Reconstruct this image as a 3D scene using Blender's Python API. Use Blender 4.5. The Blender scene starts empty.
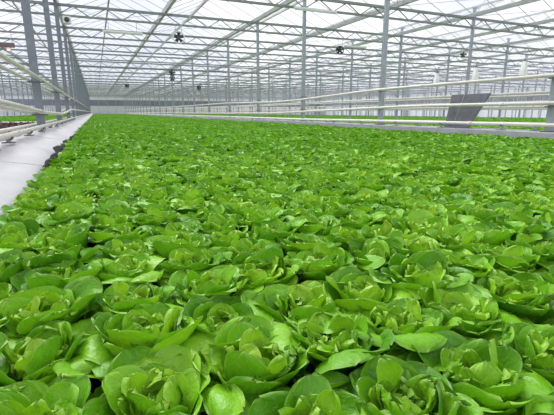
import bpy, math, random
import numpy as np

random.seed(7)
rng = np.random.default_rng(11)
C = bpy.context.scene.collection
PI = math.pi
def R(d): return d * PI / 180

# ------------------------------------------------------------------ layout
CAM_Z = 1.0
BAY, Y0 = 5.0, 4.95                     # column bays along the house
XR, XL, SPAN = 7.745, -1.06, 8.95       # column rows either side of the main bed
ROWS_R = [XR + SPAN * k for k in range(8)]
ROWS_L = [XL - 8.85 * k for k in range(4)]
N_BAY = 25
Y_END = Y0 + BAY * 24
Z_FLOOR, Z_CURB, Z_RAFT = 0.0, 0.64, 0.42
Z_TOP, Z_BOT, Z_RIDGE = 5.33, 4.88, 6.45
FOC, PITCH, YAW = 402.0, 0.2327, 0.4151

def project(X, Y, Z):
    r = X * math.cos(YAW) - Y * math.sin(YAW)
    z = X * math.sin(YAW) + Y * math.cos(YAW)
    dn = CAM_Z - Z
    zz = z * math.cos(PITCH) + dn * math.sin(PITCH)
    if zz < 0.05: return None
    d = dn * math.cos(PITCH) - z * math.sin(PITCH)
    return 277 + FOC * r / zz, 207.5 + FOC * d / zz

# ------------------------------------------------------------------ materials
def new_mat(name):
    m = bpy.data.materials.new(name); m.use_nodes = True
    nt = m.node_tree; nt.nodes.clear()
    out = nt.nodes.new('ShaderNodeOutputMaterial')
    return m, nt, out
def N(nt, t, **kw):
    n = nt.nodes.new(t)
    for k, v in kw.items(): setattr(n, k, v)
    return n
def simple(name, col, rough=0.5, metal=0.0, var=0.12, scale=6.0, bump=0.0, spec=0.5):
    m, nt, out = new_mat(name)
    b = N(nt, 'ShaderNodeBsdfPrincipled')
    b.inputs['Roughness'].default_value = rough; b.inputs['Metallic'].default_value = metal
    b.inputs['Specular IOR Level'].default_value = spec
    tc = N(nt, 'ShaderNodeTexCoord'); no = N(nt, 'ShaderNodeTexNoise')
    no.inputs['Scale'].default_value = scale; no.inputs['Detail'].default_value = 4
    nt.links.new(tc.outputs['Object'], no.inputs['Vector'])
    r = N(nt, 'ShaderNodeValToRGB')
    lo = tuple(max(0, c * (1 - var)) for c in col); hi = tuple(min(1, c * (1 + var)) for c in col)
    r.color_ramp.elements[0].position = .3; r.color_ramp.elements[0].color = (*lo, 1)
    r.color_ramp.elements[1].position = .7; r.color_ramp.elements[1].color = (*hi, 1)
    nt.links.new(no.outputs['Fac'], r.inputs['Fac']); nt.links.new(r.outputs['Color'], b.inputs['Base Color'])
    if bump:
        bp = N(nt, 'ShaderNodeBump'); bp.inputs['Strength'].default_value = bump; bp.inputs['Distance'].default_value = .01
        nt.links.new(no.outputs['Fac'], bp.inputs['Height']); nt.links.new(bp.outputs['Normal'], b.inputs['Normal'])
    nt.links.new(b.outputs['BSDF'], out.inputs['Surface'])
    return m

def leaf_mat(name, c_lo, c_hi, c_alt, trans, vein):
    """soft glossy leaf: veins from the leaf's own uv, tint by leaf and by patch of the bed"""
    m, nt, out = new_mat(name); L = nt.links.new
    geo = N(nt, 'ShaderNodeNewGeometry')
    no = N(nt, 'ShaderNodeTexNoise'); no.inputs['Scale'].default_value = 3.2; no.inputs['Detail'].default_value = 3
    L(geo.outputs['Position'], no.inputs['Vector'])
    add = N(nt, 'ShaderNodeMath', operation='MULTIPLY_ADD'); add.inputs[1].default_value = .62; 
    L(geo.outputs['Random Per Island'], add.inputs[0])
    sc = N(nt, 'ShaderNodeMath', operation='MULTIPLY_ADD'); sc.inputs[1].default_value = 1.4; sc.inputs[2].default_value = -.55
    L(no.outputs['Fac'], sc.inputs[0]); L(sc.outputs[0], add.inputs[2])
    ramp = N(nt, 'ShaderNodeValToRGB')
    e = ramp.color_ramp.elements
    e[0].position = .05; e[0].color = (*c_lo, 1); e[1].position = .6; e[1].color = (*c_hi, 1)
    a = e.new(1.0); a.color = (*c_alt, 1)
    L(add.outputs[0], ramp.inputs['Fac'])
    # veins
    uv = N(nt, 'ShaderNodeUVMap'); sep = N(nt, 'ShaderNodeSeparateXYZ'); L(uv.outputs['UV'], sep.inputs[0])
    ab = N(nt, 'ShaderNodeMath', operation='ABSOLUTE')
    sub = N(nt, 'ShaderNodeMath', operation='SUBTRACT'); sub.inputs[1].default_value = .5
    L(sep.outputs['X'], sub.inputs[0]); L(sub.outputs[0], ab.inputs[0])
    rib = N(nt, 'ShaderNodeMapRange'); rib.inputs['From Min'].default_value = .0; rib.inputs['From Max'].default_value = .055
    rib.inputs['To Min'].default_value = 1; rib.inputs['To Max'].default_value = 0
    L(ab.outputs[0], rib.inputs['Value'])
    fade = N(nt, 'ShaderNodeMapRange'); fade.inputs['From Min'].default_value = .15; fade.inputs['From Max'].default_value = .85
    fade.inputs['To Min'].default_value = 1; fade.inputs['To Max'].default_value = 0.0
    L(sep.outputs['Y'], fade.inputs['Value'])
    rm = N(nt, 'ShaderNodeMath', operation='MULTIPLY'); L(rib.outputs[0], rm.inputs[0]); L(fade.outputs[0], rm.inputs[1])
    # side veins: stripes in (u - .9|v|), warped
    wn = N(nt, 'ShaderNodeTexNoise'); wn.inputs['Scale'].default_value = 5; L(uv.outputs['UV'], wn.inputs['Vector'])
    k1 = N(nt, 'ShaderNodeMath', operation='MULTIPLY_ADD'); k1.inputs[1].default_value = -.9; L(ab.outputs[0], k1.inputs[0]); L(sep.outputs['Y'], k1.inputs[2])
    k2 = N(nt, 'ShaderNodeMath', operation='MULTIPLY_ADD'); k2.inputs[1].default_value = .28; L(wn.outputs['Fac'], k2.inputs[0]); L(k1.outputs[0], k2.inputs[2])
    k3 = N(nt, 'ShaderNodeMath', operation='MULTIPLY'); k3.inputs[1].default_value = 46; L(k2.outputs[0], k3.inputs[0])
    sn = N(nt, 'ShaderNodeMath', operation='SINE'); L(k3.outputs[0], sn.inputs[0])
    sv = N(nt, 'ShaderNodeMapRange'); sv.inputs['From Min'].default_value = .8; sv.inputs['From Max'].default_value = 1; L(sn.outputs[0], sv.inputs['Value'])
    s2 = N(nt, 'ShaderNodeMath', operation='MULTIPLY'); s2.inputs[1].default_value = .22; L(sv.outputs[0], s2.inputs[0])
    vm = N(nt, 'ShaderNodeMath', operation='MAXIMUM'); L(rm.outputs[0], vm.inputs[0]); L(s2.outputs[0], vm.inputs[1])
    v3 = N(nt, 'ShaderNodeMath', operation='MULTIPLY'); v3.inputs[1].default_value = .55; L(vm.outputs[0], v3.inputs[0])
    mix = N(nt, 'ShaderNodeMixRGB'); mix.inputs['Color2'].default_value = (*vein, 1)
    mg = N(nt, 'ShaderNodeMapRange'); mg.inputs['From Min'].default_value = .43; mg.inputs['From Max'].default_value = .5; mg.inputs['To Max'].default_value = .30; L(ab.outputs[0], mg.inputs['Value'])  # pale leaf margin and tip, with rim light painted into the same colour
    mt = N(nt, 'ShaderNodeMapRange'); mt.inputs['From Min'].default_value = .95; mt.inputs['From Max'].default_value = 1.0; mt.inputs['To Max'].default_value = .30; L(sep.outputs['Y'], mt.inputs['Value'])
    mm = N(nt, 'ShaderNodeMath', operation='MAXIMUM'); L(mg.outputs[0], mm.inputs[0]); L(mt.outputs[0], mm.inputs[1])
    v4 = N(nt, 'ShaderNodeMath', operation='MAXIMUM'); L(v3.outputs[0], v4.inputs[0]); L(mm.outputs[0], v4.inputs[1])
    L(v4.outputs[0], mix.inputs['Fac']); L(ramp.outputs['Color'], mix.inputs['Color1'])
    # blistered surface
    bn = N(nt, 'ShaderNodeTexNoise'); bn.inputs['Scale'].default_value = 9; bn.inputs['Detail'].default_value = 2; L(uv.outputs['UV'], bn.inputs['Vector'])
    hs = N(nt, 'ShaderNodeMath', operation='MULTIPLY_ADD'); hs.inputs[1].default_value = -.35; L(vm.outputs[0], hs.inputs[0]); L(bn.outputs['Fac'], hs.inputs[2])
    bp = N(nt, 'ShaderNodeBump'); bp.inputs['Strength'].default_value = .5; bp.inputs['Distance'].default_value = .006
    L(hs.outputs[0], bp.inputs['Height'])
    b = N(nt, 'ShaderNodeBsdfPrincipled'); b.inputs['Roughness'].default_value = .40; b.inputs['Specular IOR Level'].default_value = .42
    L(mix.outputs['Color'], b.inputs['Base Color']); L(bp.outputs['Normal'], b.inputs['Normal'])
    t = N(nt, 'ShaderNodeBsdfTranslucent')
    tm = N(nt, 'ShaderNodeMixRGB', blend_type='MULTIPLY'); tm.inputs['Fac'].default_value = 1; tm.inputs['Color2'].default_value = (1.0, 1.0, .45, 1)
    L(mix.outputs['Color'], tm.inputs['Color1']); L(tm.outputs['Color'], t.inputs['Color']); L(bp.outputs['Normal'], t.inputs['Normal'])
    mx = N(nt, 'ShaderNodeMixShader'); mx.inputs['Fac'].default_value = trans
    L(b.outputs['BSDF'], mx.inputs[1]); L(t.outputs['BSDF'], mx.inputs[2]); L(mx.outputs[0], out.inputs['Surface'])
    return m

def glass_mat():
    m, nt, out = new_mat('roof_glass'); L = nt.links.new
    tr = N(nt, 'ShaderNodeBsdfTransparent'); tr.inputs['Color'].default_value = (.985, .99, .995, 1)
    tl = N(nt, 'ShaderNodeBsdfTranslucent'); tl.inputs['Color'].default_value = (.9, .92, .96, 1)
    gl = N(nt, 'ShaderNodeBsdfGlossy'); gl.inputs['Roughness'].default_value = .12
    geo = N(nt, 'ShaderNodeNewGeometry'); no = N(nt, 'ShaderNodeTexNoise'); no.inputs['Scale'].default_value = .35; no.inputs['Detail'].default_value = 5
    L(geo.outputs['Position'], no.inputs['Vector'])
    mr = N(nt, 'ShaderNodeMapRange'); mr.inputs['From Min'].default_value = .35; mr.inputs['From Max'].default_value = .65
    mr.inputs['To Min'].default_value = .05; mr.inputs['To Max'].default_value = .13
    L(no.outputs['Fac'], mr.inputs['Value'])
    m1 = N(nt, 'ShaderNodeMixShader'); L(mr.outputs[0], m1.inputs['Fac']); L(tr.outputs[0], m1.inputs[1]); L(tl.outputs[0], m1.inputs[2])
    m2 = N(nt, 'ShaderNodeMixShader'); m2.inputs['Fac'].default_value = .04; L(m1.outputs[0], m2.inputs[1]); L(gl.outputs[0], m2.inputs[2])
    L(m2.outputs[0], out.inputs['Surface'])
    return m

def lamp_mat(name, col, strength):
    m, nt, out = new_mat(name)
    e = N(nt, 'ShaderNodeEmission'); e.inputs['Color'].default_value = (*col, 1); e.inputs['Strength'].default_value = strength
    nt.links.new(e.outputs[0], out.inputs['Surface']); return m

M = dict(
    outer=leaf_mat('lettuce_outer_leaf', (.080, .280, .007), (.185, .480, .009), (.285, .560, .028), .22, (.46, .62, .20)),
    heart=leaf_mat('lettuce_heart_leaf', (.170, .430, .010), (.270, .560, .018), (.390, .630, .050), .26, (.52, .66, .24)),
    red=leaf_mat('red_lettuce_leaf', (.075, .030, .040), (.120, .050, .060), (.10, .10, .045), .2, (.25, .15, .15)),
    steel=simple('galvanised_steel', (.31, .35, .385), .45, .35, .12, 9),
    steel_l=simple('grey_steel_post', (.215, .24, .28), .5, .3, .14, 9),
    truss=simple('painted_truss_steel', (.225, .25, .24), .5, .15, .12, 5),
    gutter=simple('aluminium_gutter', (.70, .66, .74), .4, .3, .08, 3),
    bar=simple('glazing_bar_aluminium', (.50, .50, .54), .4, .3, .05, 3),
    cream=simple('cream_painted_pipe', (.64, .61, .56), .45, 0, .08, 5),
    rust=simple('dark_clamp', (.16, .15, .15), .6, .3, .2, 20),
    conc=simple('pale_concrete', (.37, .375, .41), .9, 0, .14, 3, .3),
    floor=simple('greenhouse_floor', (.50, .51, .53), .9, 0, .15, .8),
    liner=simple('white_pond_liner', (.54, .53, .56), .55, 0, .05, 5, .35),
    black=simple('black_pond_liner', (.02, .022, .024), .9, 0, .2, 12, .4, .15),
    raft=simple('dark_raft', (.022, .028, .020), .9, 0, .2, 5, 0, .1),
    white=simple('white_panel', (.66, .68, .71), .6, 0, .05, 2),
    band=simple('grey_screen_cloth', (.22, .24, .29), .8, 0, .12, .5),
    board=simple('slate_grey_board', (.13, .135, .16), .6, 0, .15, 7, .1),
    seam=simple('pale_board_seam', (.36, .37, .41), .6, 0, .1, 7),
    dark=simple('black_plastic', (.055, .055, .06), .5, 0, .2, 10),
    enamel=simple('white_enamel', (.82, .83, .82), .4, 0, .04, 6),
    brown=simple('brown_lamp_housing', (.20, .13, .13), .6, 0, .15, 8),
    glass=glass_mat(),
    red_lamp=lamp_mat('pink_lamp_glow', (1.0, .30, .22), 7.0),
)

# ------------------------------------------------------------------ mesh helpers
class MB:
    def __init__(self): self.v = []; self.f = []; self.n = 0
    def add(self, v, f):
        self.f += [tuple(i + self.n for i in q) for q in f]; self.v += [tuple(map(float, p)) for p in v]; self.n += len(v); return self
    def box(self, x0, x1, y0, y1, z0, z1):
        v = [(x, y, z) for z in (z0, z1) for y in (y0, y1) for x in (x0, x1)]
        return self.add(v, [(0, 2, 3, 1), (4, 5, 7, 6), (0, 1, 5, 4), (2, 6, 7, 3), (0, 4, 6, 2), (1, 3, 7, 5)])
    def bar(self, a, b, w, n=4, cap=True):
        return self.tube([a, b], w, n, cap)
    def tube(self, pts, rad, n=8, cap=True):
        P = [np.array(p, float) for p in pts]; rings = []
        for i, p in enumerate(P):
            d = P[min(i + 1, len(P) - 1)] - P[max(i - 1, 0)]; d /= np.linalg.norm(d)
            up = np.array([0, 0, 1.0]) if abs(d[2]) < .95 else np.array([1.0, 0, 0])
            s = np.cross(d, up); s /= np.linalg.norm(s); u = np.cross(s, d)
            r = rad[i] if isinstance(rad, (list, tuple)) else rad
            rings.append([p + r * (math.cos(t) * s + math.sin(t) * u) for t in (np.arange(n) + .5) * 2 * PI / n])
        v = [q for rg in rings for q in rg]; f = []
        for i in range(len(P) - 1):
            for k in range(n): f.append((i * n + k, i * n + (k + 1) % n, (i + 1) * n + (k + 1) % n, (i + 1) * n + k))
        if cap: f += [tuple(range(n))[::-1], tuple(range((len(P) - 1) * n, len(P) * n))]
        return self.add(v, f)
    def mesh(self, name, m, smooth=False):
        me = bpy.data.meshes.new(name); me.from_pydata(self.v, [], self.f); me.materials.append(m)
        if smooth: me.polygons.foreach_set('use_smooth', [True] * len(me.polygons))
        me.update(); return me
    def build(self, name, m, parent=None, smooth=False, bevel=0):
        o = bpy.data.objects.new(name, self.mesh(name, m, smooth)); C.objects.link(o)
        if parent: o.parent = parent
        if bevel:
            b = o.modifiers.new('edge', 'BEVEL'); b.width = bevel; b.segments = 2; b.limit_method = 'ANGLE'
        return o
def tag(o, label=None, cat=None, group=None, kind=None):
    if label: o['label'] = label
    if cat: o['category'] = cat
    if group: o['group'] = group
    if kind: o['kind'] = kind
    return o
def empty(name, loc=(0, 0, 0)):
    o = bpy.data.objects.new(name, None); C.objects.link(o); o.location = loc; o.empty_display_size = .1; return o
def dup(root, loc):
    r = root.copy(); C.objects.link(r); r.location = loc
    for ch in list(root.children):
        c = ch.copy(); C.objects.link(c); c.parent = r
        for g in list(ch.children):
            d = g.copy(); C.objects.link(d); d.parent = c
    return r
_ORD = ['zeroth', 'first', 'second', 'third', 'fourth', 'fifth', 'sixth', 'seventh', 'eighth', 'ninth', 'tenth', 'eleventh', 'twelfth', 'thirteenth',
        'fourteenth', 'fifteenth', 'sixteenth', 'seventeenth', 'eighteenth', 'nineteenth', 'twentieth']
_TENS = {20: 'twenty', 30: 'thirty', 40: 'forty', 50: 'fifty'}
def nth(n):
    if n <= 20: return _ORD[n]
    t, u = n // 10 * 10, n % 10
    return _TENS[t] + '-' + _ORD[u] if u else _TENS[t][:-1] + 'ieth'
def big_mesh(name, V, F, UV, m):
    """V n x 3, F k x 4 quads, UV n x 2"""
    me = bpy.data.meshes.new(name)
    me.vertices.add(len(V)); me.vertices.foreach_set('co', V.astype(np.float32).ravel())
    me.loops.add(F.size); me.loops.foreach_set('vertex_index', F.astype(np.int32).ravel())
    me.polygons.add(len(F)); me.polygons.foreach_set('loop_start', np.arange(0, F.size, 4, dtype=np.int32))
    me.polygons.foreach_set('use_smooth', np.ones(len(F), bool))
    uv = me.uv_layers.new(name='UVMap'); uv.data.foreach_set('uv', UV[F.ravel()].astype(np.float32).ravel())
    me.materials.append(m); me.update(calc_edges=True); return me

# ------------------------------------------------------------------ lettuce
def leaf(rg, phi, L, hw, r0, z0, e0, e1, tip, kap, wav, nu, nv, twist=0.0, bl=.0014):
    """one leaf blade: centre line bends from elevation e0 to e1, its tip rolls by `tip`; kap curls it across"""
    u = 1 - (1 - np.linspace(0, 1, nu + 1)) ** 1.5; v = np.linspace(-1, 1, nv + 1)
    um = (u[1:] + u[:-1]) / 2
    el = lambda t: e0 + (e1 - e0) * t ** 1.2 + tip * np.clip((t - .38) / .62, 0, 1) ** 1.5
    rr = r0 + np.concatenate([[0], np.cumsum(np.cos(el(um)) * L * np.diff(u))])
    zz = z0 + np.concatenate([[0], np.cumsum(np.sin(el(um)) * L * np.diff(u))])
    E = el(u)
    t = np.clip(u, 0, 1)
    w = np.where(t < .56, .32 + .68 * np.sin(np.clip(t / .56, 0, 1) * PI / 2) ** 1.2, np.sqrt(np.clip(1 - (np.clip(t - .56, 0, 1) / .442) ** 2.6, 0, 1)))
    w = np.maximum(w, .03)
    s = hw * w[:, None] * v[None, :]
    ph = rg.uniform(0, 6.28, 4)
    K = kap * (.6 + .8 * u)[:, None]
    lat = np.sin(K * s) / K; nrm = (1 - np.cos(K * s)) / K
    ruff = wav * (np.abs(v)[None, :] ** 2) * (np.sin(7 * u + ph[0])[:, None] * np.where(v < 0, 1, -.7)[None, :] + .6 * np.sin(13 * u + ph[1])[:, None]) * np.clip(u * 1.6, 0, 1)[:, None]
    edge = np.clip((u - .8) / .2, 0, 1)[:, None] * wav * .8 * np.sin(4.5 * v + ph[2])[None, :]
    blis = bl * (np.sin(19 * u[:, None] + 6 * v[None, :] + ph[3]) * np.sin(9 * v[None, :] - 8 * u[:, None] + ph[0]) + .6 * np.sin(30 * u[:, None] + 3 * np.abs(v)[None, :] * 6 + ph[1]))
    rib = -.0022 * np.exp(-(v / .12) ** 2)[None, :] * (1 - u)[:, None]
    n = nrm + ruff + edge + blis + rib
    # local frame: radial/vertical; the leaf's normal faces the axis
    nr, nz = -np.sin(E), np.cos(E)
    x = rr[:, None] + n * nr[:, None]; z = zz[:, None] + n * nz[:, None]; y = lat + twist * u[:, None] ** 2 * L
    c, q = math.cos(phi), math.sin(phi)
    V = np.stack([x * c - y * q, x * q + y * c, z], -1).reshape(-1, 3)
    idx = np.arange((nu + 1) * (nv + 1)).reshape(nu + 1, nv + 1)
    F = np.stack([idx[:-1, :-1], idx[:-1, 1:], idx[1:, 1:], idx[1:, :-1]], -1).reshape(-1, 4)
    UVv = np.stack(np.broadcast_arrays((v * .5 + .5)[None, :] , u[:, None]), -1).reshape(-1, 2).copy()
    return V, F, UVv
def join(parts):
    Vs, Fs, Us, n = [], [], [], 0
    for V, F, U in parts:
        Vs.append(V); Fs.append(F + n); Us.append(U); n += len(V)
    return np.concatenate(Vs), np.concatenate(Fs), np.concatenate(Us)
def lettuce(seed, lod):
    rg = np.random.default_rng(seed)
    n_o, n_m, n_i, n_h, nu, nv = [(12, 10, 9, 16, 14, 12), (11, 9, 7, 6, 7, 6), (9, 7, 5, 0, 4, 4), (7, 5, 2, 0, 2, 2)][lod]
    a0 = rg.uniform(0, 6.28); out, hrt = [], []
    def j(s): return rg.normal(0, s)
    for i in range(n_o):           # spreading outer leaves: standing cups, rims rolled over, and low ones filling the gaps
        kind = .9 if i % 4 == 0 else rg.random() * .8
        e0, e1, tip, kap, L = ((52, 50, -6, rg.uniform(7, 14), .142) if kind < .50 else (64, 52, -105, rg.uniform(-11, -2), .164) if kind < .80 else (34, 16, 0, rg.uniform(3, 8), .162))
        out.append(leaf(rg, a0 + i * 2 * PI / n_o + j(.22), L + j(.012), .065 + j(.006), .014, .004, R(e0 + j(7)), R(e1 + j(10)), R(tip + j(14)), kap, .0035, nu, nv, j(.12)))
    for i in range(n_m):           # upright cupped leaves
        roll = rg.random() < .3
        out.append(leaf(rg, a0 + .35 + i * 2 * PI / n_m + j(.2), (.122 if roll else .128) + j(.010), .048 + j(.005), .014, .010, R(60 + j(6)), R(58 + j(9)),
                        R(-70 + j(14)) if roll else R(6 + j(24)), rg.uniform(8, 15), .0035, nu, nv, j(.14)))
    for i in range(n_i):           # inner leaves closing round the heart
        hrt.append(leaf(rg, a0 + i * 2 * PI / n_i + j(.2), .114 + j(.010), .034 + j(.004), .014, .014, R(72 + j(6)), R(72 + j(10)), R(15 + j(30)), rg.uniform(12, 20), .005, nu, nv, j(.16), .0018))
    for i in range(n_h):           # small crinkled leaves in the open heart
        hrt.append(leaf(rg, a0 + i * 2.39996, .100 - .0015 * i + j(.008), .025 + j(.004), .032 - .0018 * i, .018, R(82 + j(9)), R(80 + j(18)), R(20 + j(45)), rg.uniform(12, 26), .007, max(nu - 3, 2), max(nv - 3, 2), j(.2), .0030))
    return (out, hrt)

GX, GY, SX, SY = .05, .445, .19, .195
I0, I1 = -2, 37
heads = []
for i in range(I0, I1 + 1):
    for jy in range(-3, int((Y_END - 1.5) / SY)):
        X = GX + SX * i + rng.normal(0, .012); Y = GY + SY * jy + rng.normal(0, .012)
        p = project(X, Y, .52)
        d = math.hypot(X, Y)
        if d > .25:
            if p is None: 
                if d > 1.2: continue
            elif not (-120 - 300 / d < p[0] < 674 + 300 / d): continue
        elif Y < -.2: continue
        heads.append((d, i, jy, X, Y, p))
inview = [h for h in heads if h[5] and -18 < h[5][0] < 572 and h[5][1] < 440 and h[3] * math.sin(YAW) + h[4] * math.cos(YAW) > 0]
inview.sort(key=lambda h: h[0])
near = inview[:300]
near_key = {(h[1], h[2]) for h in near}

N_VAR = 12
protos = []
for s in range(N_VAR):
    o, h = lettuce(100 + s, 0)
    protos.append((big_mesh('outer_leaves', *join(o), M['outer']), big_mesh('heart_leaves', *join(h), M['heart'])))
first_of = {}
line_rank = {}
for h in sorted(near, key=lambda h: h[4]): line_rank.setdefault(h[1], []).append((h[1], h[2]))
made = [None] * N_VAR
for n, (d, i, jy, X, Y, p) in enumerate(near):
    k = int(rng.integers(N_VAR))
    if made[k] is None:
        r = empty('butterhead_lettuce', (X, Y, Z_RAFT))
        for me, nm in zip(protos[k], ('outer_leaves', 'heart_leaves')):
            c = bpy.data.objects.new(nm, me); C.objects.link(c); c.parent = r
        made[k] = r
    else:
        r = dup(made[k], (X, Y, Z_RAFT))
    s = float(np.clip(rng.normal(1.08, .05), .97, 1.18))
    r.scale = (s, s, s * float(rng.uniform(.95, 1.06)))
    r.rotation_euler = (float(rng.normal(0, .07)), float(rng.normal(0, .07)), float(rng.uniform(0, 2 * PI)))
    tag(r, 'green butterhead lettuce, %s head from the near end of the %s line off the liner' % (nth(line_rank[i].index((i, jy)) + 1), nth(i - I0 + 1)),
        'lettuce', 'butterhead lettuces at the near end of the bed')

def crop(name, spots, mat, label, cat, seed, lods=(7.5, 20)):
    """the rest of a bed: one object of whole heads, simpler with distance"""
    libs = [[join(sum(lettuce(seed + 31 * l + s, l), [])) for s in range(8)] for l in (1, 2, 3)]
    Vs, Fs, Us, n = [], [], [], 0
    lod_of = np.array([0 if h[0] < lods[0] else 1 if h[0] < lods[1] else 2 for h in spots])
    P = np.array([(h[3], h[4]) for h in spots])
    var = rng.integers(0, 8, len(spots)); ang = rng.uniform(0, 2 * PI, len(spots)); sc = np.clip(rng.normal(1.04, .07, len(spots)), .86, 1.2)
    tilt = rng.normal(0, .11, (len(spots), 2))
    for l in range(3):
        for s in range(8):
            m = np.where((lod_of == l) & (var == s))[0]
            if not len(m): continue
            V, F, U = libs[l][s]; c, q = np.cos(ang[m])[:, None], np.sin(ang[m])[:, None]; k = sc[m][:, None]
            x = (V[None, :, 0] * c - V[None, :, 1] * q) * k; y = (V[None, :, 0] * q + V[None, :, 1] * c) * k
            z = V[None, :, 2] * k + x * tilt[m, 0][:, None] + y * tilt[m, 1][:, None]
            W = np.stack([x + P[m, 0][:, None], y + P[m, 1][:, None], z + Z_RAFT], -1).reshape(-1, 3)
            FF = (F[None] + (np.arange(len(m)) * len(V))[:, None, None]).reshape(-1, 4) + n
            Vs.append(W); Fs.append(FF); Us.append(np.tile(U, (len(m), 1))); n += len(W)
    o = bpy.data.objects.new(name, big_mesh(name, np.concatenate(Vs), np.concatenate(Fs), np.concatenate(Us), mat)); C.objects.link(o)
    return tag(o, label, cat, None, 'stuff')
rest = [h for h in heads if (h[1], h[2]) not in near_key]
crop('lettuce_crop', rest, M['outer'], 'unbroken carpet of green lettuce filling the main bed beyond the near heads', 'lettuce', 900)

def grid_spots(x0, x1, y0, y1, sx, sy):
    out = []
    for X in np.arange(x0, x1, sx):
        for Y in np.arange(y0, y1, sy):
            p = project(X, Y, .5)
            if p and -60 < p[0] < 620: out.append((math.hypot(X, Y), 0, 0, X + rng.normal(0, .02), Y + rng.normal(0, .02), p))
    return out
BEDS_R = [(ROWS_R[0] + .62, ROWS_R[1] - .4), (ROWS_R[1] + .4, ROWS_R[2] - .4), (ROWS_R[2] + .4, ROWS_R[3] - .4)]
for (a, b), w in zip(BEDS_R, ('directly behind the right pipe rails', 'beyond the second column row on the right', 'beyond the third column row on the right')):
    crop('lettuce_crop', grid_spots(a + .1, b - .1, 4, Y_END - 2, .24, .24), M['outer'], 'low green strip of lettuce ' + w, 'lettuce', 1200, (5, 14))
bl0, bl1 = ROWS_L[1] + .7, XL - .75
crop('lettuce_crop', grid_spots(bl0 + .1, bl1 - .1, 26.5, Y_END - 2, .24, .24), M['outer'], 'bright green strip of lettuce seen under the left pipe rails', 'lettuce', 1500, (5, 14))
crop('red_lettuce_crop', grid_spots(bl0 + .1, bl1 - .1, 5, 22.5, .22, .22), M['red'], 'dark purple red lettuce strip behind the left pipe rails', 'lettuce', 1600, (5, 14))

# ------------------------------------------------------------------ setting: floor, pond edges, walls, roof
X_R, X_LW = ROWS_R[-1] + .4, ROWS_L[-1] - .4
def struct(o): o['kind'] = 'structure'; return o
def slab(name, m, x0, x1, y0, y1, z0, z1): return struct(MB().box(x0, x1, y0, y1, z0, z1).build(name, m))
slab('floor', M['floor'], X_LW, X_R, -6, Y_END, -.2, 0)
rafts = [('main', XL + .52, 7.30, -3), ('a', *BEDS_R[0], -3), ('b', *BEDS_R[1], -3), ('c', *BEDS_R[2], -3), ('d', bl0, bl1, -3)]
for nm, a, b, y in rafts:
    struct(MB().box(a, b, y, Y_END - 1, 0, Z_RAFT).build('floor_pond', M['raft']))
# kerbs under the column rows
slab('curb', M['conc'], 7.32, XR + .55, -3, Y_END - .5, 0, Z_CURB)
for k in (1, 2, 3): slab('curb', M['conc'], ROWS_R[k] - .35, ROWS_R[k] + .35, -3, Y_END - .5, 0, .45)
slab('curb', M['conc'], XL - .70, XL + .05, -3, Y_END - .5, 0, .60)
slab('curb', M['conc'], ROWS_L[1] - .6, ROWS_L[1] + .6, -3, Y_END - .5, 0, .60)
slab('floor_raft', M['white'], bl0, bl1, 22.9, 26.0, Z_RAFT, .50)

# white pond liner, sloping down from the left kerb into the pond
mb = MB(); xs = np.linspace(0, 1, 9); ys = np.concatenate([np.arange(-1.5, 14, .12), np.arange(14, Y_END - 1, 1.0)])
V = []
for y in ys:
    for t in xs:
        x = XL - .03 + t * .66; z = .655 - .16 * t ** 1.25 - .05 * max(0, t - .8) / .2
        wob = 1.5 * (.012 * math.sin(2.1 * y + 5 * t) + .008 * math.sin(5.3 * y - 7 * t) + .005 * math.sin(11 * y + 3 * t)) * math.sin(PI * min(1, t + .05))
        V.append((x, y, z + wob))
nx = len(xs)
F = [(a * nx + b, a * nx + b + 1, (a + 1) * nx + b + 1, (a + 1) * nx + b) for a in range(len(ys) - 1) for b in range(nx - 1)]
o = MB().add(V, F).build('pond_liner', M['liner'], None, True)
sm = o.modifiers.new('sheet', 'SOLIDIFY'); sm.thickness = .006; sm.offset = -1
tag(o, 'white plastic pond liner sloping down beside the left edge of the lettuce', 'pond liner')
for y in (4.1, 7.6, 11.2):
    sl = MB().tube([(XL - .02 + t * .6, y + .25 * t, .663 - .16 * t ** 1.25 + 1.5 * (.012 * math.sin(2.1 * (y + .25 * t) + 5 * t) + .008 * math.sin(5.3 * (y + .25 * t) - 7 * t)) * math.sin(PI * min(1, t + .05))) for t in np.linspace(0, 1, 9)], .003, 5)
    sl.build('seam', M['white'], o, True)
# black under-liner curling out along the crop edge
mb = MB(); ys2 = np.arange(3.9, 9.5, .05); V = []; F = []
for y in ys2:
    e = .012 + .02 * math.sin(1.3 * y + .4) + .018 * math.sin(4.7 * y) + .012 * math.sin(9.1 * y + 1)
    e = max(.004, e) * min(1, (y - 3.9) * 1.2, (9.5 - y) * .8)
    xb = XL + .625
    V += [(xb + .03, y, .47), (xb + .01, y, .54 + .3 * e), (xb - .5 * e, y, .555 + .7 * e), (xb - e - .012, y, .545 + .55 * e)]
for a in range(len(ys2) - 1):
    for b in range(3): F.append((a * 4 + b, a * 4 + b + 1, a * 4 + b + 5, a * 4 + b + 4))
o = MB().add(V, F).build('liner_edge', M['black'], None, True)
sm = o.modifiers.new('sheet', 'SOLIDIFY'); sm.thickness = .006
tag(o, 'crumpled black liner edge curling up between white liner and lettuce', 'pond liner')

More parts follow.
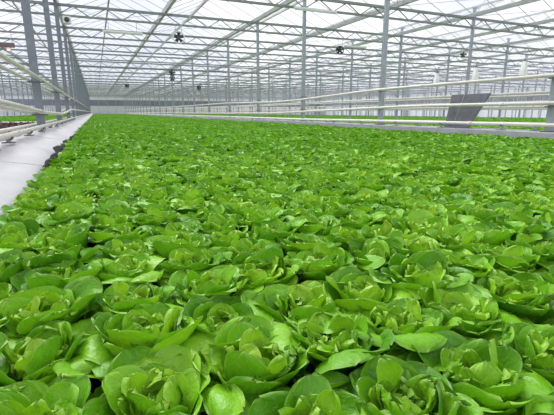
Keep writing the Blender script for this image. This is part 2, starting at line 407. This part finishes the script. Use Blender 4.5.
# far and side walls
struct(MB().box(X_LW, X_R, Y_END, Y_END + .1, 0, 2.75).build('wall_back', M['white']))
struct(MB().box(X_LW, X_R, Y_END - .05, Y_END + .1, 2.75, 4.3).build('wall_back_screen', M['band']))
struct(MB().box(X_R, X_R + .1, -6, Y_END, 0, 2.9).build('wall_right', M['white']))
struct(MB().box(X_R - .05, X_R + .1, -6, Y_END, 2.9, 3.6).build('wall_right_screen', M['band']))
struct(MB().box(X_LW - .1, X_LW, -6, Y_END, 0, 2.9).build('wall_left', M['white']))
mb = MB()
for x in np.arange(X_LW, X_R, 2.24): mb.box(x - .04, x + .04, Y_END - .12, Y_END - .02, 0, Z_TOP)
for y in np.arange(0, Y_END, 2.5): mb.box(X_R - .12, X_R - .02, y - .04, y + .04, 0, Z_TOP); mb.box(X_LW + .02, X_LW + .12, y - .04, y + .04, 0, Z_TOP)
struct(mb.build('trim_1', M['bar']))
# glass above the walls
struct(MB().box(X_LW, X_R, Y_END, Y_END + .1, 4.3, Z_RIDGE).build('wall_back_gable', M['white']))
struct(MB().box(X_R, X_R + .1, -6, Y_END, 3.6, Z_RIDGE).build('wall_right_gable', M['white']))
g = MB()
g.add([(X_LW, -6, 2.9), (X_LW, Y_END, 2.9), (X_LW, Y_END, Z_RIDGE), (X_LW, -6, Z_RIDGE)], [(0, 1, 2, 3)])
struct(g.build('window_1', M['glass']))
# roof: saddle roofs, two per truss span
gut = []
cols_x = sorted(ROWS_L + ROWS_R)
for a, b in zip(cols_x, cols_x[1:]): gut += [a, (a + b) / 2]
gut.append(cols_x[-1])
gl, bars, ridges = MB(), MB(), MB()
YS = -4
for a, b in zip(gut, gut[1:]):
    c = (a + b) / 2; zg = Z_TOP + .14
    gl.add([(a, YS, zg), (c, YS, Z_RIDGE), (c, Y_END, Z_RIDGE), (a, Y_END, zg)], [(0, 1, 2, 3)])
    gl.add([(c, YS, Z_RIDGE), (b, YS, zg), (b, Y_END, zg), (c, Y_END, Z_RIDGE)], [(0, 1, 2, 3)])
    ridges.box(c - .04, c + .04, YS, Y_END, Z_RIDGE - .07, Z_RIDGE + .02)
    for y in np.arange(0, Y_END, 1.25):
        bars.bar((a, y, zg - .03), (c, y, Z_RIDGE - .03), .016, 4, False); bars.bar((c, y, Z_RIDGE - .03), (b, y, zg - .03), .016, 4, False)
struct(gl.build('ceiling', M['glass'])); struct(bars.build('ceiling_trim', M['bar'])); struct(ridges.build('ceiling_trim_ridge', M['bar']))
for n, x in enumerate(gut):
    w = .115
    v = []
    for y in (YS, Y_END): v += [(x - w, y, Z_TOP + .17), (x - w * .55, y, Z_TOP + .03), (x + w * .55, y, Z_TOP + .03), (x + w, y, Z_TOP + .17)]
    f = [(0, 1, 5, 4), (1, 2, 6, 5), (2, 3, 7, 6), (0, 3, 2, 1), (4, 5, 6, 7)]
    struct(MB().add(v, f).build('trim_%d' % (n + 2), M['gutter']))
# wind bracing: crossed rods below some roof slopes
mb = MB()
for a, b in zip(gut, gut[1:]):
    for k in range(1, 24, 2):
        y = Y0 + BAY * k
        mb.bar((a, y, Z_TOP), (b, y + BAY, Z_TOP + .02), .012, 4, False); mb.bar((b, y, Z_TOP), (a, y + BAY, Z_TOP + .05), .012, 4, False)
struct(mb.build('ceiling_trim_brace', M['bar']))

# ------------------------------------------------------------------ columns
def seen(X, Y, z0, z1, pad=70):
    for k in range(7):
        p = project(X, Y, z0 + (z1 - z0) * k / 6)
        if p and -pad < p[0] < 554 + pad and -pad < p[1] < 415 + pad: return True
    return False
def make_column(wx, wy, zb, m, brackets):
    r = empty('steel_column')
    MB().box(-wx / 2, wx / 2, -wy / 2, wy / 2, .012, Z_TOP - zb).build('post', m, r, bevel=.006)
    MB().box(-wx / 2 - .05, wx / 2 + .05, -wy / 2 - .05, wy / 2 + .05, 0, .02).build('base_plate', M['rust'], r)
    MB().box(-wx / 2 - .10, wx / 2 + .10, -wy / 2 - .02, wy / 2 + .02, Z_TOP - zb - .07, Z_TOP - zb - .005).build('cap', m, r)
    for z in brackets:
        b = MB().box(-wx / 2 - .07, wx / 2 + .07, -wy / 2 - .012, wy / 2 + .012, z - zb - .05, z - zb - .03)
        b.build('bracket', M['rust'], r)
    return r
protoL = make_column(.15, .11, .60, M['steel_l'], (1.645, .99))
protoR = make_column(.115, .115, Z_CURB, M['steel'], (1.64, 1.14))
protoF = make_column(.115, .115, Z_FLOOR, M['steel'], ())
protoFL = make_column(.11, .11, Z_FLOOR, M['steel_l'], ())
used = set()
ROWN = {XL: 'left column row beside the white liner', XR: 'column row on the right curb'}
for n, x in enumerate(ROWS_R[1:]): ROWN[x] = '%s column row beyond the right curb' % nth(n + 1)
for n, x in enumerate(ROWS_L[1:]): ROWN[x] = '%s column row beyond the left row' % nth(n + 1)
for x in ROWS_L + ROWS_R:
    n = 0
    for k in range(N_BAY - 1):
        y = Y0 + BAY * k
        pr, z = (protoL, .60) if x == XL else (protoR, Z_CURB) if x == XR else (protoF, .45) if x in ROWS_R[1:4] else (protoF, Z_FLOOR)
        if x == ROWS_L[1]: pr, z = protoFL, .60
        if not seen(x, y, z, Z_TOP, 40): continue
        n += 1
        o = pr if pr.name not in used else None
        if o is None: o = dup(pr, (x, y, z))
        else: o.location = (x, y, z); used.add(pr.name)
        if pr is protoFL or (x in ROWS_R[4:]): pass
        o['kind'] = 'thing'; tag(o, 'steel column, %s from the near end of the %s' % (nth(n), ROWN[x]), 'column', 'columns of the ' + ROWN[x])
for pr in (protoL, protoR, protoF, protoFL):
    if pr.name not in used:
        for ch in list(pr.children): bpy.data.objects.remove(ch)
        bpy.data.objects.remove(pr)

# ------------------------------------------------------------------ trusses
def make_truss():
    r = empty('roof_truss'); L = 1.0
    S = 8.8
    MB().box(.0, S, -.05, .05, -.10, 0).build('top_chord', M['truss'], r)
    MB().box(.0, S, -.04, .04, Z_BOT - Z_TOP - .04, Z_BOT - Z_TOP + .04).build('bottom_chord', M['truss'], r)
    w = MB(); n = 14; h = Z_BOT - Z_TOP
    for i in range(n):
        x0, x1 = S * i / n, S * (i + 1) / n
        a, b = ((x0, 0, h), (x1, 0, -.06)) if i % 2 == 0 else ((x0, 0, -.06), (x1, 0, h))
        w.bar(a, b, .023, 5)
    w.build('web', M['truss'], r)
    return r
truss = make_truss(); used_t = False
spans = list(zip(cols_x, cols_x[1:]))
for a, b in spans:
    if a == XL: nm = 'main lettuce bed'
    elif a >= XR - .1: nm = '%s bay to the right' % nth(ROWS_R.index(a) + 1)
    else: nm = '%s bay to the left' % nth(ROWS_L.index(b) + 1)
    n = 0
    for k in range(N_BAY - 1):
        y = Y0 + BAY * k
        if not any(seen(a + (b - a) * t, y, Z_BOT, Z_TOP, 50) for t in (0, .25, .5, .75, 1)): continue
        n += 1
        if used_t: o = dup(truss, (a, y, Z_TOP))
        else: o = truss; o.location = (a, y, Z_TOP); used_t = True
        o.scale = ((b - a) / 8.8, 1, 1)
        tag(o, 'lattice roof truss, %s from the near end over the %s' % (nth(n), nm), 'roof truss', 'lattice trusses over the ' + nm)

# ------------------------------------------------------------------ pipes
def pipe(pts, rad, label, group, name='heating_pipe', couplings=(), n=10):
    o = MB().tube(pts, rad, n).build(name, M['cream'], None, True)
    P = [np.array(p, float) for p in pts]
    for y in couplings:
        for p, q in zip(P, P[1:]):
            if p[1] <= y <= q[1]:
                t = (y - p[1]) / (q[1] - p[1]); c = p + (q - p) * t; d = (q - p) / np.linalg.norm(q - p)
                MB().tube([c - d * .05, c + d * .05], rad * 1.25, n).build('coupling', M['cream'], o, True)
    return tag(o, label, 'pipe', group)
def smooth_path(pts, n=6):
    """rounded version of a polyline running along Y"""
    P = [np.array(p, float) for p in pts]; out = [P[0]]
    for i in range(1, len(P) - 1):
        a, b, c = P[i - 1], P[i], P[i + 1]
        la = min(1.2, np.linalg.norm(a - b) * .45); lc = min(1.2, np.linalg.norm(c - b) * .45)
        p0 = b + (a - b) / np.linalg.norm(a - b) * la; p1 = b + (c - b) / np.linalg.norm(c - b) * lc
        for t in np.linspace(0, 1, n): out.append((1 - t) ** 2 * p0 + 2 * t * (1 - t) * b + t * t * p1)
    out.append(P[-1]); return out
XF, XB = 7.63, 7.93
GR = 'cream pipes along the right column row'
pipe(smooth_path([(XF, -2, 1.66), (XF, 10, 1.645), (XF, 15, 1.485), (XF, 17.5, 1.45), (XF, 25, 1.55), (XF, Y_END - 2, 1.56)]), .036, 'cream pipe running highest along the right column row', GR, couplings=(8.2, 13.1))
pipe(smooth_path([(XF, -2, 1.165), (XF, 8.5, 1.16), (XF, 10, 1.125), (XF, 15, 1.02), (XF, 17.5, .96), (XF, 25, .935), (XF, Y_END - 2, .93)]), .036, 'cream pipe at middle height, crossing in front of the grey board', GR, couplings=(5.9, 12.0))
pipe([(XB, -2, 1.37), (XB, 17, 1.37), (XB, Y_END - 2, 1.37)], .026, 'thin cream pipe touching the top edge of the grey board', GR)
pipe(smooth_path([(XF - .04, -2, .785), (XF - .04, 8.5, .76), (XF - .04, 15, .72), (XF - .04, Y_END - 2, .715)]), .034, 'cream pipe lowest along the right curb, front one of the pair', GR, couplings=(6.6,))
pipe(smooth_path([(XB + .04, -2, .785), (XB + .04, 8.5, .76), (XB + .04, 15, .72), (XB + .04, Y_END - 2, .715)]), .034, 'cream pipe low on the right curb behind the grey board', GR)
GL = 'cream pipes along the left column row'
XA, XD = XL + .12, XL - .13
pipe([(XA, -1, 1.65), (XA, 12, 1.645), (XA, Y_END - 2, 1.64)], .034, 'upper cream pipe on the bed side of the left columns', GL, couplings=(7.3,))
pipe([(XD, -1, 1.65), (XD, 12, 1.645), (XD, Y_END - 2, 1.64)], .034, 'upper cream pipe on the far side of the left columns', GL)
pipe(smooth_path([(XA, -1, 1.20), (XA, 5.6, 1.11), (XA, 10, .985), (XA, 15, .945), (XA, 20.5, 1.12), (XA, Y_END - 2, 1.13)]), .036, 'waist-high cream pipe on the bed side, dipping then bending up past the left columns', GL, couplings=(8.9,))
pipe(smooth_path([(XD, -1, 1.20), (XD, 5.6, 1.11), (XD, 10, .985), (XD, 15, .945), (XD, 20.5, 1.12), (XD, Y_END - 2, 1.13)]), .036, 'waist-high cream pipe on the far side of the left columns', GL)
pipe([(XA - .0, -1, .735), (XA, 10, .735), (XA, Y_END - 2, .735)], .036, 'low cream pipe on short feet beside the white liner', GL, couplings=(6.2,))
pipe([(XD - .04, -1, .735), (XD - .04, 10, .735), (XD - .04, Y_END - 2, .735)], .036, 'low cream pipe on short feet behind the left columns', GL)
for k, zz in ((1, (1.66, 1.2)), (2, (1.66, 1.2)), (3, (1.66,))):
    for z in zz:
        pipe([(ROWS_R[k] - .13, 0, z), (ROWS_R[k] - .13, Y_END - 2, z)], .045, 'distant cream pipe at %s height along the %s' % ('top' if z > 1.5 else 'middle' if z > 1 else 'curb', ROWN[ROWS_R[k]]), 'cream pipes along the ' + ROWN[ROWS_R[k]], n=6)
for z in (1.66, 1.1):
    pipe([(ROWS_L[1] + .15, 4, z), (ROWS_L[1] + .15, Y_END - 2, z)], .045, 'distant cream pipe at %s height along the %s' % ('top' if z > 1.5 else 'middle', ROWN[ROWS_L[1]]), 'cream pipes along the ' + ROWN[ROWS_L[1]], n=6)
o = MB().tube([(3.95, -2, Z_BOT - .075), (3.95, Y_END - 2, Z_BOT - .075)], .033, 8).build('overhead_pipe', M['gutter'], None, True)
tag(o, 'long grey pipe hung under the trusses along the main bed', 'pipe')

# short feet under the low pipes
def make_foot(h):
    r = empty('pipe_support')
    MB().box(-.06, .06, -.07, .07, 0, .012).build('foot_plate', M['rust'], r)
    MB().box(-.018, .018, -.03, .03, .012, h).build('stem', M['steel'], r)
    w = MB().tube([(-.05 * math.cos(t), 0, h - .05 * math.sin(t) + .036) for t in np.linspace(.2, PI - .2, 8)], .012, 5)
    w.build('cradle', M['rust'], r, True)
    return r
def feet(x, zb, ztop, y_list, where):
    p = None
    for n, y in enumerate(y_list):
        h = ztop(y) - zb - .034
        if p is None: o = p = make_foot(h); o.location = (x, y, zb); p['h'] = h
        else: o = dup(p, (x, y, zb)); o.scale = (1, 1, h / p['h'])
        tag(o, 'steel pipe foot, %s from the near end of the %s' % (nth(n + 1), where), 'pipe support', 'pipe feet of the ' + where)
    del p['h']
def zr(y): return float(np.interp(y, [-2, 8.5, 15, 130], [.785, .76, .72, .715]))
fy = [4.2 + 1.62 * k for k in range(16)]
feet(XF - .04, Z_CURB, zr, fy, 'front low pipe, right curb')
feet(XB + .04, Z_CURB, zr, [y - .45 for y in fy], 'rear low pipe, right curb')
feet(XA, .655, lambda y: .735, [3.9 + 1.62 * k for k in range(12)], 'low pipe by the liner')
feet(XD - .04, .60, lambda y: .735, [3.9 + 1.62 * k for k in range(12)], 'low pipe behind left columns')

# ------------------------------------------------------------------ slate board leaning on the right pipes
bl, br, tr, tl = np.array((7.72, 7.43, Z_CURB + .004)), np.array((7.72, 6.74, Z_CURB + .004)), np.array((7.872, 6.38, 1.40)), np.array((7.872, 7.44, 1.40))
nrm = np.cross(br - bl, tl - bl); nrm /= np.linalg.norm(nrm)
if nrm[0] > 0: nrm = -nrm
th = .03
def bpt(s, t, out=0.0): return (bl * (1 - s) + br * s) * (1 - t) + (tl * (1 - s) + tr * s) * t + nrm * out
q = [bpt(0, 0), bpt(1, 0), bpt(1, 1), bpt(0, 1)]
brd = MB().add([*q, *[p + nrm * th for p in q]], [(0, 1, 2, 3), (7, 6, 5, 4), (0, 4, 5, 1), (1, 5, 6, 2), (2, 6, 7, 3), (3, 7, 4, 0)]).build('leaning_board', M['board'], None, bevel=.004)
tag(brd, 'slate grey slanted board with two rows of holes leaning against the right pipes', 'board')
for s, t in ((.10, .78), (.34, .80), (.60, .80), (.87, .80), (.24, .45), (.52, .45), (.80, .45)):
    a = bpt(s, t, th - .004); b = bpt(s, t, th + .003)
    MB().tube([a, b], .016, 10).build('bolt_hole', M['dark'], brd, True)
MB().tube([bpt(.36, .01, th), bpt(.36, .99, th)], .007, 6).build('seam', M['seam'], brd, True)

# ------------------------------------------------------------------ things hung from the roof
def fan(loc, rad, axis_yaw, ring_m, blade_m, drop, label):
    r = empty('circulation_fan', loc); r.rotation_euler = (0, 0, axis_yaw)
    pts = [(rad * math.cos(t), 0, rad * math.sin(t)) for t in np.linspace(0, 2 * PI, 33)]
    rg = MB()
    n = 32
    for i in range(n + 1):
        t = 2 * PI * i / n
        rg.v += [(rr * math.cos(t), yy, rr * math.sin(t)) for rr, yy in ((rad, -.10), (rad * .84, -.10), (rad * .84, .10), (rad, .10))]
    rg.n = len(rg.v)
    rg.f = [(4 * i + k, 4 * i + (k + 1) % 4, 4 * i + 4 + (k + 1) % 4, 4 * i + 4 + k) for i in range(n) for k in range(4)]
    rg.build('housing', ring_m, r)
    MB().tube([(0, -.10, 0), (0, .10, 0)], rad * .26, 14).build('hub', blade_m, r)
    for k in range(5):
        a = 2 * PI * k / 5 + .3; v = []
        for q in (.25, .5, .8):
            wd = rad * (.16 + .16 * q)
            for s in (-1, 1):
                lx, lz = q * rad, s * wd
                v.append((lx * math.cos(a) - lz * math.sin(a), s * .04, lx * math.sin(a) + lz * math.cos(a)))
        v += [(x, y + .01, z) for x, y, z in v]
        MB().add(v, [(0, 1, 3, 2), (2, 3, 5, 4), (6, 8, 9, 7), (8, 10, 11, 9), (0, 2, 8, 6), (2, 4, 10, 8), (1, 7, 9, 3), (3, 9, 11, 5), (0, 6, 7, 1), (4, 5, 11, 10)]).build('blade', blade_m, r)
    for s in (-1, 1): MB().bar((s * rad * .5, 0, rad * .85), (s * rad * .5, 0, drop), .012, 5).build('hanger', M['steel'], r)
    return tag(r, label, 'fan')

def zup(z): return Z_BOT - .04 - z
fan((3.84, 19.88, 4.33), .27, R(-12), M['enamel'], M['dark'], zup(4.33), 'white-ringed round fan with dark blades hung over the main bed')
fan((6.05, 34.90, 4.12), .26, R(-12), M['dark'], M['dark'], zup(4.12), 'small black fan far down the main bed, upper of a close pair')
fan((6.90, 39.88, 4.08), .25, R(-12), M['dark'], M['dark'], zup(4.08), 'small black fan far down the main bed, lower of a close pair')
fan((3.93, 54.90, 4.18), .27, R(-12), M['dark'], M['dark'], zup(4.18), 'tiny black fan hung farthest down the middle of the main bed')
fan((12.9, 54.90, 4.12), .30, R(-20), M['dark'], M['dark'], zup(4.12), 'tiny black fan far back over the first bay right of the bed')
fan((12.5, 19.88, 4.28), .22, R(-35), M['dark'], M['dark'], zup(4.28), 'black fan under the white tube lamp right of the main bed')
fan((21.6, 19.88, 4.52), .22, R(-50), M['enamel'], M['dark'], zup(4.46), 'pale fan with dark hub hung high at upper right')
# white box fan beside a left column
r = empty('box_fan', (-.70, 19.86, 4.69))
hs = MB().box(-.15, .15, -.12, .12, -.14, .14).build('housing', M['enamel'], r, bevel=.01)
MB().tube([(0, -.135, 0), (0, -.10, 0)], .10, 20).build('grille', M['dark'], hs, True)
for q in (-.1, .1): MB().bar((q, 0, .13), (q, 0, zup(4.69) + .03), .012, 5).build('hanger', M['steel'], r)
tag(r, 'white box fan with round black opening high beside the left columns', 'fan')
# white tapered hoods hung between far columns
for (x, y, z), lb in (((27.4, 19.88, 3.95), 'white tapered hood hung at far right, the largest and rightmost of three'),
                      ((28.6, 24.88, 4.05), 'white tapered hood hung at far right, the middle one of three'),
                      ((29.4, 29.88, 4.05), 'white tapered hood hung at far right, the smallest and leftmost of three')):
    r = empty('hanging_hood', (x, y, z)); v = []; f = []
    for w, zz in ((.20, -.45), (.18, -.1), (.10, .42), (.08, .5)): v += [(-w, -w, zz), (w, -w, zz), (w, w, zz), (-w, w, zz)]
    for a in range(3):
        for b in range(4): f.append((a * 4 + b, a * 4 + (b + 1) % 4, a * 4 + 4 + (b + 1) % 4, a * 4 + 4 + b))
    MB().add(v, f + [(0, 3, 2, 1), (12, 13, 14, 15)]).build('hood', M['enamel'], r)
    MB().bar((0, 0, .5), (0, 0, zup(z)), .02, 5).build('hanger', M['rust'], r)
    MB().tube([(0, 0, .44), (0, 0, .56)], .10, 8).build('cap', M['rust'], r)
    tag(r, lb, 'hood', 'white hoods hung at far right')
# white tube lamps along the trusses
for x0, x1, y, z, lb in ((.62, 2.26, 19.86, 4.36, 'long white tube lamp hung over the left half of the main bed'),
                         (7.25, 9.1, 14.83, 4.82, 'long white tube lamp crossing the thick column on the right curb'),
                         (12.75, 14.2, 19.86, 4.50, 'white tube lamp above a black fan, right of the bed')):
    r = empty('tube_lamp', ((x0 + x1) / 2, y, z)); h = (x1 - x0) / 2
    hs = MB().box(-h, h, -.05, .05, -.01, .06).build('housing', M['enamel'], r, bevel=.008)
    MB().tube([(-h + .03, 0, -.03), (h - .03, 0, -.03)], .028, 10).build('tube', M['enamel'], hs, True)
    for q in (-h * .7, h * .7): MB().bar((q, 0, .05), (q, .06 if z > 4.7 else 0, max(zup(z) + .02, .07)), .01, 5).build('hanger', M['steel'], r)
    tag(r, lb, 'lamp')
r = empty('grow_lamp', (-3.66, 24.88, 4.24))
MB().box(-1.0, .30, -.10, .10, -.10, .12).build('housing', M['brown'], r, bevel=.02)
v = MB().tube([(.02, -.02, -.19), (.02, -.02, -.10)], [.14, .07], 14); rf = v.build('reflector', M['enamel'], r, True)
b = MB().tube([(.02, -.02, -.25), (.02, -.02, -.23), (.02, -.02, -.17), (.02, -.02, -.12)], [.02, .06, .07, .03], 12); tag(b.build('bulb', M['red_lamp'], rf, True), 'glowing pink bulb')
for q in (-.8, .2): MB().bar((q, .04, .11), (q, .04, zup(4.22)), .012, 5).build('hanger', M['steel'], r)
tag(r, 'brown lamp housing with a glowing pink bulb at the left edge', 'lamp')

# ------------------------------------------------------------------ sky, sun, camera
w = bpy.data.worlds.new('overcast'); bpy.context.scene.world = w; w.use_nodes = True
nt = w.node_tree; nt.nodes.clear(); L = nt.links.new
out = N(nt, 'ShaderNodeOutputWorld'); bg = N(nt, 'ShaderNodeBackground')
tc = N(nt, 'ShaderNodeTexCoord'); no = N(nt, 'ShaderNodeTexNoise'); no.inputs['Scale'].default_value = 2.2; no.inputs['Detail'].default_value = 4
L(tc.outputs['Generated'], no.inputs['Vector'])
rp = N(nt, 'ShaderNodeValToRGB'); e = rp.color_ramp.elements
e[0].position = .42; e[0].color = (.72, .75, .88, 1); e[1].position = .56; e[1].color = (1.0, 1.0, 1.0, 1)
L(no.outputs['Fac'], rp.inputs['Fac']); L(rp.outputs['Color'], bg.inputs['Color']); bg.inputs['Strength'].default_value = 1.2
L(bg.outputs[0], out.inputs['Surface'])
sd = bpy.data.lights.new('sun', 'SUN'); sd.energy = 4.0; sd.angle = R(34); sd.color = (1, .98, .94)
so = bpy.data.objects.new('sun', sd); C.objects.link(so); so.rotation_euler = (R(-38), R(-16), 0); so.location = (0, 0, 20)

cd = bpy.data.cameras.new('camera'); cam = bpy.data.objects.new('camera', cd); C.objects.link(cam)
cd.sensor_fit = 'HORIZONTAL'; cd.sensor_width = 36; cd.lens = FOC / 554 * 36; cd.clip_start = .02; cd.clip_end = 1000
cam.location = (0, 0, CAM_Z); cam.rotation_euler = (PI / 2 - PITCH, 0, -YAW)
sc = bpy.context.scene; sc.camera = cam
sc.view_settings.view_transform = 'Standard'; sc.view_settings.look = 'None'; sc.view_settings.gamma = 1; sc.view_settings.exposure = 0.1
sc.cycles.transparent_max_bounces = 64; sc.cycles.max_bounces = 8; sc.cycles.transmission_bounces = 8
sc.cycles.use_denoising = True
